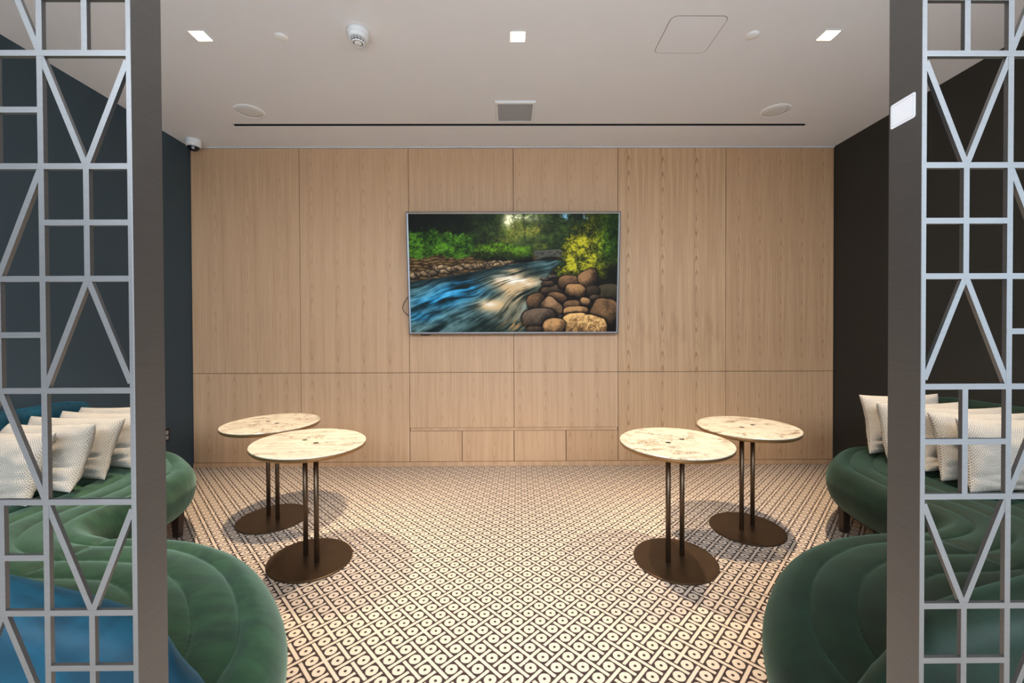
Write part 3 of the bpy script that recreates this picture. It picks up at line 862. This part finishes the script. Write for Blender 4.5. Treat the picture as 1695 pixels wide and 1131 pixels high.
    # legs
    for lx, ly in ((-2.09, 2.78), (-2.80, 2.90), (-2.72, 1.75), (-2.05, 1.95), (-1.75, 1.10), (-.85, 1.38), (-.86, .95)):
        bm = bmesh.new(); a_, b_ = .026, .020
        vs = box(bm, -a_, a_, -a_, a_, 0.0, .179)
        for v_ in vs[:4]: v_.co.x *= b_/a_; v_.co.y *= b_/a_
        bmesh.ops.bevel(bm, geom=list(bm.edges), offset=.003, segments=1, affect='EDGES')
        x_, y_ = tf(lx, ly)
        obj('leg', bm, M['leg'], root, loc=(x_-cx0, y_-cy0, 0))
    return root
build_sofa('curved channel-stitched sofa with green velvet seat and blue daylight painted on its backrest, along the left wall', False, M['green'], M['blue'])
build_sofa('curved channel-stitched sofa all in green velvet painted darker for shade, along the charcoal wall', True, M['green_shaded'], M['green_shaded'])

# ------------------------------------------------------------------ pillows
def pillow_mesh(w, h, T, seed, sag):
    nu, nv = 56, 46
    V, UV = [], []
    def sh(u, v, side):
        eu = 1-.07*(1-v*v)*abs(u)**3 ; ev = 1-.07*(1-u*u)*abs(v)**3
        x = u*w/2*eu; y = v*h/2*ev
        th = T/2*(max(0, 1-u**4)*max(0, 1-v**4))**.52
        nzz = noise.noise(Vector((u*2.2+seed, v*2.2, seed*1.7)))*.018 + noise.noise(Vector((u*5+seed, v*5, seed*.7+side)))*.006
        fold = -.024*math.exp(-((v+.72+.1*math.sin(u*3+seed))/.07)**2)*(1-.4*abs(u)) - .018*math.exp(-((v+.42-.15*u)/.06)**2)*max(0, u*math.copysign(1, sag))
        z = side*(th + (fold + nzz)*(1-abs(u)**6)*(1-abs(v)**6))
        z += .02*math.sin(u*1.6+seed)*v*v - .03*(v < -.6)*(abs(v)-.6)
        return (x, z, y)
    idx = {}
    for side in (1, -1):
        for j in range(nv+1):
            for i in range(nu+1):
                u = 2*i/nu-1; v = 2*j/nv-1
                u = math.copysign(1-(1-abs(u))**1.5, u); v = math.copysign(1-(1-abs(v))**1.5, v)
                rim = i in (0, nu) or j in (0, nv)
                if side == -1 and rim:
                    idx[(side, i, j)] = idx[(1, i, j)]; continue
                idx[(side, i, j)] = len(V); V.append(sh(u, v, side)); UV.append(((u+1)/2*w/.5, (v+1)/2*h/.5))
    F = []
    for side in (1, -1):
        for j in range(nv):
            for i in range(nu):
                q = [idx[(side, i, j)], idx[(side, i+1, j)], idx[(side, i+1, j+1)], idx[(side, i, j+1)]]
                F.append(q[::-1] if side == 1 else q)
    return V, F, UV

def pillow(label, bx, by, bz, yaw, lean, roll_=0.0, w=.54, h=.42, T=.15, seed=0, sag=1):
    """bx,by,bz: middle of the bottom edge; the face looks along -y before yaw, lean tips the top back"""
    V, F, UV = pillow_mesh(w, h, T, seed, sag)
    V = [(x, y, z+h/2) for x, y, z in V]
    o = obj_np('throw_pillow', V, F, M['pillow'])
    uvl = o.data.uv_layers.new(name='UVMap')
    for lp in o.data.loops: uvl.data[lp.index].uv = UV[lp.vertex_index]
    o.rotation_mode = 'ZYX'
    o.matrix_world = Matrix.Translation((bx, by, bz)) @ Matrix.Rotation(yaw, 4, 'Z') @ Matrix.Rotation(-lean, 4, 'X') @ Matrix.Rotation(roll_, 4, 'Y')
    tag(o, label, 'pillow', 'woven pillows leaning on the sofas')
    return o
Z0 = SEAT_Z + .018
D2 = PI/180
PL = [(-2.490, 2.06, -6, 20), (-2.445, 2.24, -6, 20), (-2.490, 2.435, -5, 20), (-2.505, 2.635, -3, 20), (-2.565, 2.83, 2, 20)]
ORD = ['frontmost', 'second from the front', 'middle one', 'fourth from the front', 'rearmost']
for k, (x, y, yaw, lean) in enumerate(PL):
    pillow('woven grey-beige pillow, %s in the row on the left-hand sofa' % ORD[k], x, y, Z0, yaw*D2, lean*D2, 0, w=.565, h=.34, T=.145, seed=1.3+k*2.1, sag=1)
PR = [(2.520, 2.12, -3, 11), (2.555, 2.29, -3, 12), (2.605, 2.465, -2, 13), (2.565, 2.66, 0, 13), (2.600, 2.85, 2, 11)]
for k, (x, y, yaw, lean) in enumerate(PR):
    pillow('woven beige pillow, %s in the row on the all-green sofa' % ORD[k], x, y, Z0, yaw*D2, lean*D2, 0, w=.51 if k == 4 else .545, h=.385 if k == 4 else .362, T=.145, seed=20.7+k*1.9, sag=-1)

# ------------------------------------------------------------------ metal screens
PITCH, RW0, ROWH = .0662, 1.7555, .0833
BW, BT = .0043, .0065
def screen(label, sgn, xc0, opens, xwall):
    t = thing('metal_screen', label, 'room divider', (xc0, SY, 0), 0, 'fretwork metal screens')
    bm = bmesh.new()
    X = lambda c: sgn*PITCH*c
    Z = lambda r: RW0-ROWH*r
    def bar(c0, r0, c1, r1):
        # cut from one plate; a hair of depth between directions keeps the crossings clean
        off = 0.0 if r0 == r1 else (.00015 if c0 == c1 else (.0003 if (c1-c0)*(r1-r0) > 0 else .0004))
        p = Vector((X(c0), off, Z(r0))); q = Vector((X(c1), off, Z(r1)))
        d = (q-p).normalized(); nn = Vector((d.z, 0, -d.x))*BW
        p = p-d*BW*.9; q = q+d*BW*.9
        vs = [bm.verts.new(k) for k in (p-nn, q-nn, q+nn, p+nn)]; y = Vector((0, BT-2*off, 0))
        ws = [bm.verts.new(v.co+y) for v in vs]
        bm.faces.new(vs); bm.faces.new(ws[::-1])
        for i in range(4):
            j = (i+1) % 4; bm.faces.new((vs[j], vs[i], ws[i], ws[j]))
    ncol = int((abs(xwall-xc0)-.01)/PITCH); ncol -= ncol % 2
    R0, R1 = -15, 21
    for c in range(2, ncol+1, 2): bar(c, R0, c, R1)
    for r in range(R0, R1+1, 2): bar(.09, r, ncol, r)
    rnd = random.Random(3)
    for mc in range(ncol//2):
        c = mc*2
        for k in range(-7, 11):
            r = 2*k-1
            if mc % 2 == 0: kind = 'plus' if k % 2 == 0 else ('V' if k % 4 == 1 else 'A')
            else: kind = 'plus' if k % 2 else ('A' if k % 4 == 0 else 'V')
            if (mc, k) == (1, 6): kind = 'A'
            if kind == 'plus':
                if (mc, k) in opens or (mc > 1 and rnd.random() < .15): continue
                bar(max(c, .09), r+1, c+2, r+1)
                bar(c+1, r, c+1, r+2)
            elif kind == 'V':
                bar(max(c, .09), r + (.18 if c == 0 else 0), c+1, r+2); bar(c+2, r, c+1, r+2)
            else:
                bar(c+1, r, max(c, .09), r+2 - (.18 if c == 0 else 0)); bar(c+1, r, c+2, r+2)
    bmesh.ops.recalc_face_normals(bm, faces=list(bm.faces))
    obj('lattice', bm, M['steel'], t)
    # frame: flat bars on edge
    bm = bbox_mesh(min(-sgn*.002, sgn*.0055), max(-sgn*.002, sgn*.0055), -.0003, .0582, .0005, CZ-.0005, .0006, 1)
    obj('post', bm, M['post'], t)
    xw = sgn*(abs(xwall-xc0)-.012)
    bm = bbox_mesh(min(xw, xw+sgn*.007), max(xw, xw+sgn*.007), 0, .0582, .0005, CZ-.0005, .0006, 1)
    obj('post', bm, M['post'], t)
    for z0, z1 in ((.0006, .009), (CZ-.0091, CZ-.0006)):
        bm = bbox_mesh(min(sgn*.003, xw), max(sgn*.003, xw), .0005, .0578, z0, z1, .0006, 1)
        obj('rail', bm, M['post'], t)
    return t
screen('grey fretwork metal screen in front of the left-hand sofa', -1, -.5595, {(0, 4)}, XL)
screen('grey fretwork metal screen with white sticker, in front of the all-green sofa', 1, .6225, {(1, 1), (1, 5)}, XR)

t = thing('sticker', 'blank white square sticker on the bronze post of the right screen', 'sticker', (.6204, .6925, 1.6025))
bm = bmesh.new(); prism(bm, rrect(0, 0, .0435, .0385, .003, 4), 0, .0004)
bmesh.ops.rotate(bm, cent=(0, 0, 0), matrix=Matrix.Rotation(-PI/2, 3, 'Y') @ Matrix.Rotation(PI/2, 3, 'Z'), verts=bm.verts)
obj('paper', bm, M['sticker'], t)
bm = bmesh.new()
for y0, y1, z0, z1 in ((-.019, .019, .0155, .016), (-.019, .019, -.016, -.0155), (-.019, -.0185, -.016, .016), (.0185, .019, -.016, .016)):
    box(bm, -.0006, -.0003, y0, y1, z0, z1)
obj('border_line', bm, M['sticker_line'], t)

# ------------------------------------------------------------------ light
def spot(x, y, power, col=(1, .80, .58), ang=72, blend=.85, size=.035, z=CZ-.012):
    l = bpy.data.lights.new('downlight_lamp', 'SPOT'); l.energy = power; l.color = col
    l.spot_size = ang*D2; l.spot_blend = blend; l.shadow_soft_size = size
    o = bpy.data.objects.new('downlight_lamp', l); link(o); o.location = (x, y, z)
    return o
for x, y in ROW: spot(x, y, 340)
for x in (-1.86, .06, 1.95): spot(x, 1.05, 45)

def area(name, loc, target, sx, sy, power, col):
    l = bpy.data.lights.new(name, 'AREA'); l.shape = 'RECTANGLE'; l.size = sx; l.size_y = sy
    l.energy = power; l.color = col
    o = bpy.data.objects.new(name, l); link(o); o.location = loc
    o.rotation_euler = (Vector(target)-Vector(loc)).to_track_quat('-Z', 'Y').to_euler()
    return o
area('added_lobby_fill', (0, -4.0, 3.2), (0, -4.0, 0), 6.5, 4.0, 1650, (.79, .88, 1.0))  # added fill, no fixture: lights the pale floor so the ceiling brightens
area('lobby_window_light', (1.2, -3.6, 1.7), (-.2, 3.0, 1.6), 6.0, 2.6, 35, (.93, .96, 1.0))
area('lobby_side_window_light', (4.2, -2.6, 1.8), (-2.6, 2.0, 1.2), 2.6, 2.4, 80, (.62, .80, 1.0))

wd = bpy.data.worlds.new('lobby_daylight'); S.world = wd; wd.use_nodes = True
bg = wd.node_tree.nodes['Background']; bg.inputs[0].default_value = (.82, .90, 1.0, 1); bg.inputs[1].default_value = .4

# ------------------------------------------------------------------ camera
cam = bpy.data.cameras.new('camera'); co = bpy.data.objects.new('camera', cam); link(co)
cam.sensor_width = 36; cam.lens = 36*730/1695; cam.clip_start = .05
r_, u_, f_ = Vector((.9999682, -.00696255, -.00388986)), Vector((.00396078, .01020245, .99994011)), Vector((.00692245, .99992371, -.0102297))
mw = Matrix((( r_.x, u_.x, -f_.x, 0), (r_.y, u_.y, -f_.y, 0), (r_.z, u_.z, -f_.z, 1.25), (0, 0, 0, 1)))
co.matrix_world = mw
S.camera = co

S.view_settings.view_transform = 'Standard'; S.view_settings.look = 'None'
S.view_settings.gamma = 1; S.view_settings.use_curve_mapping = False
S.view_settings.exposure = 0.0
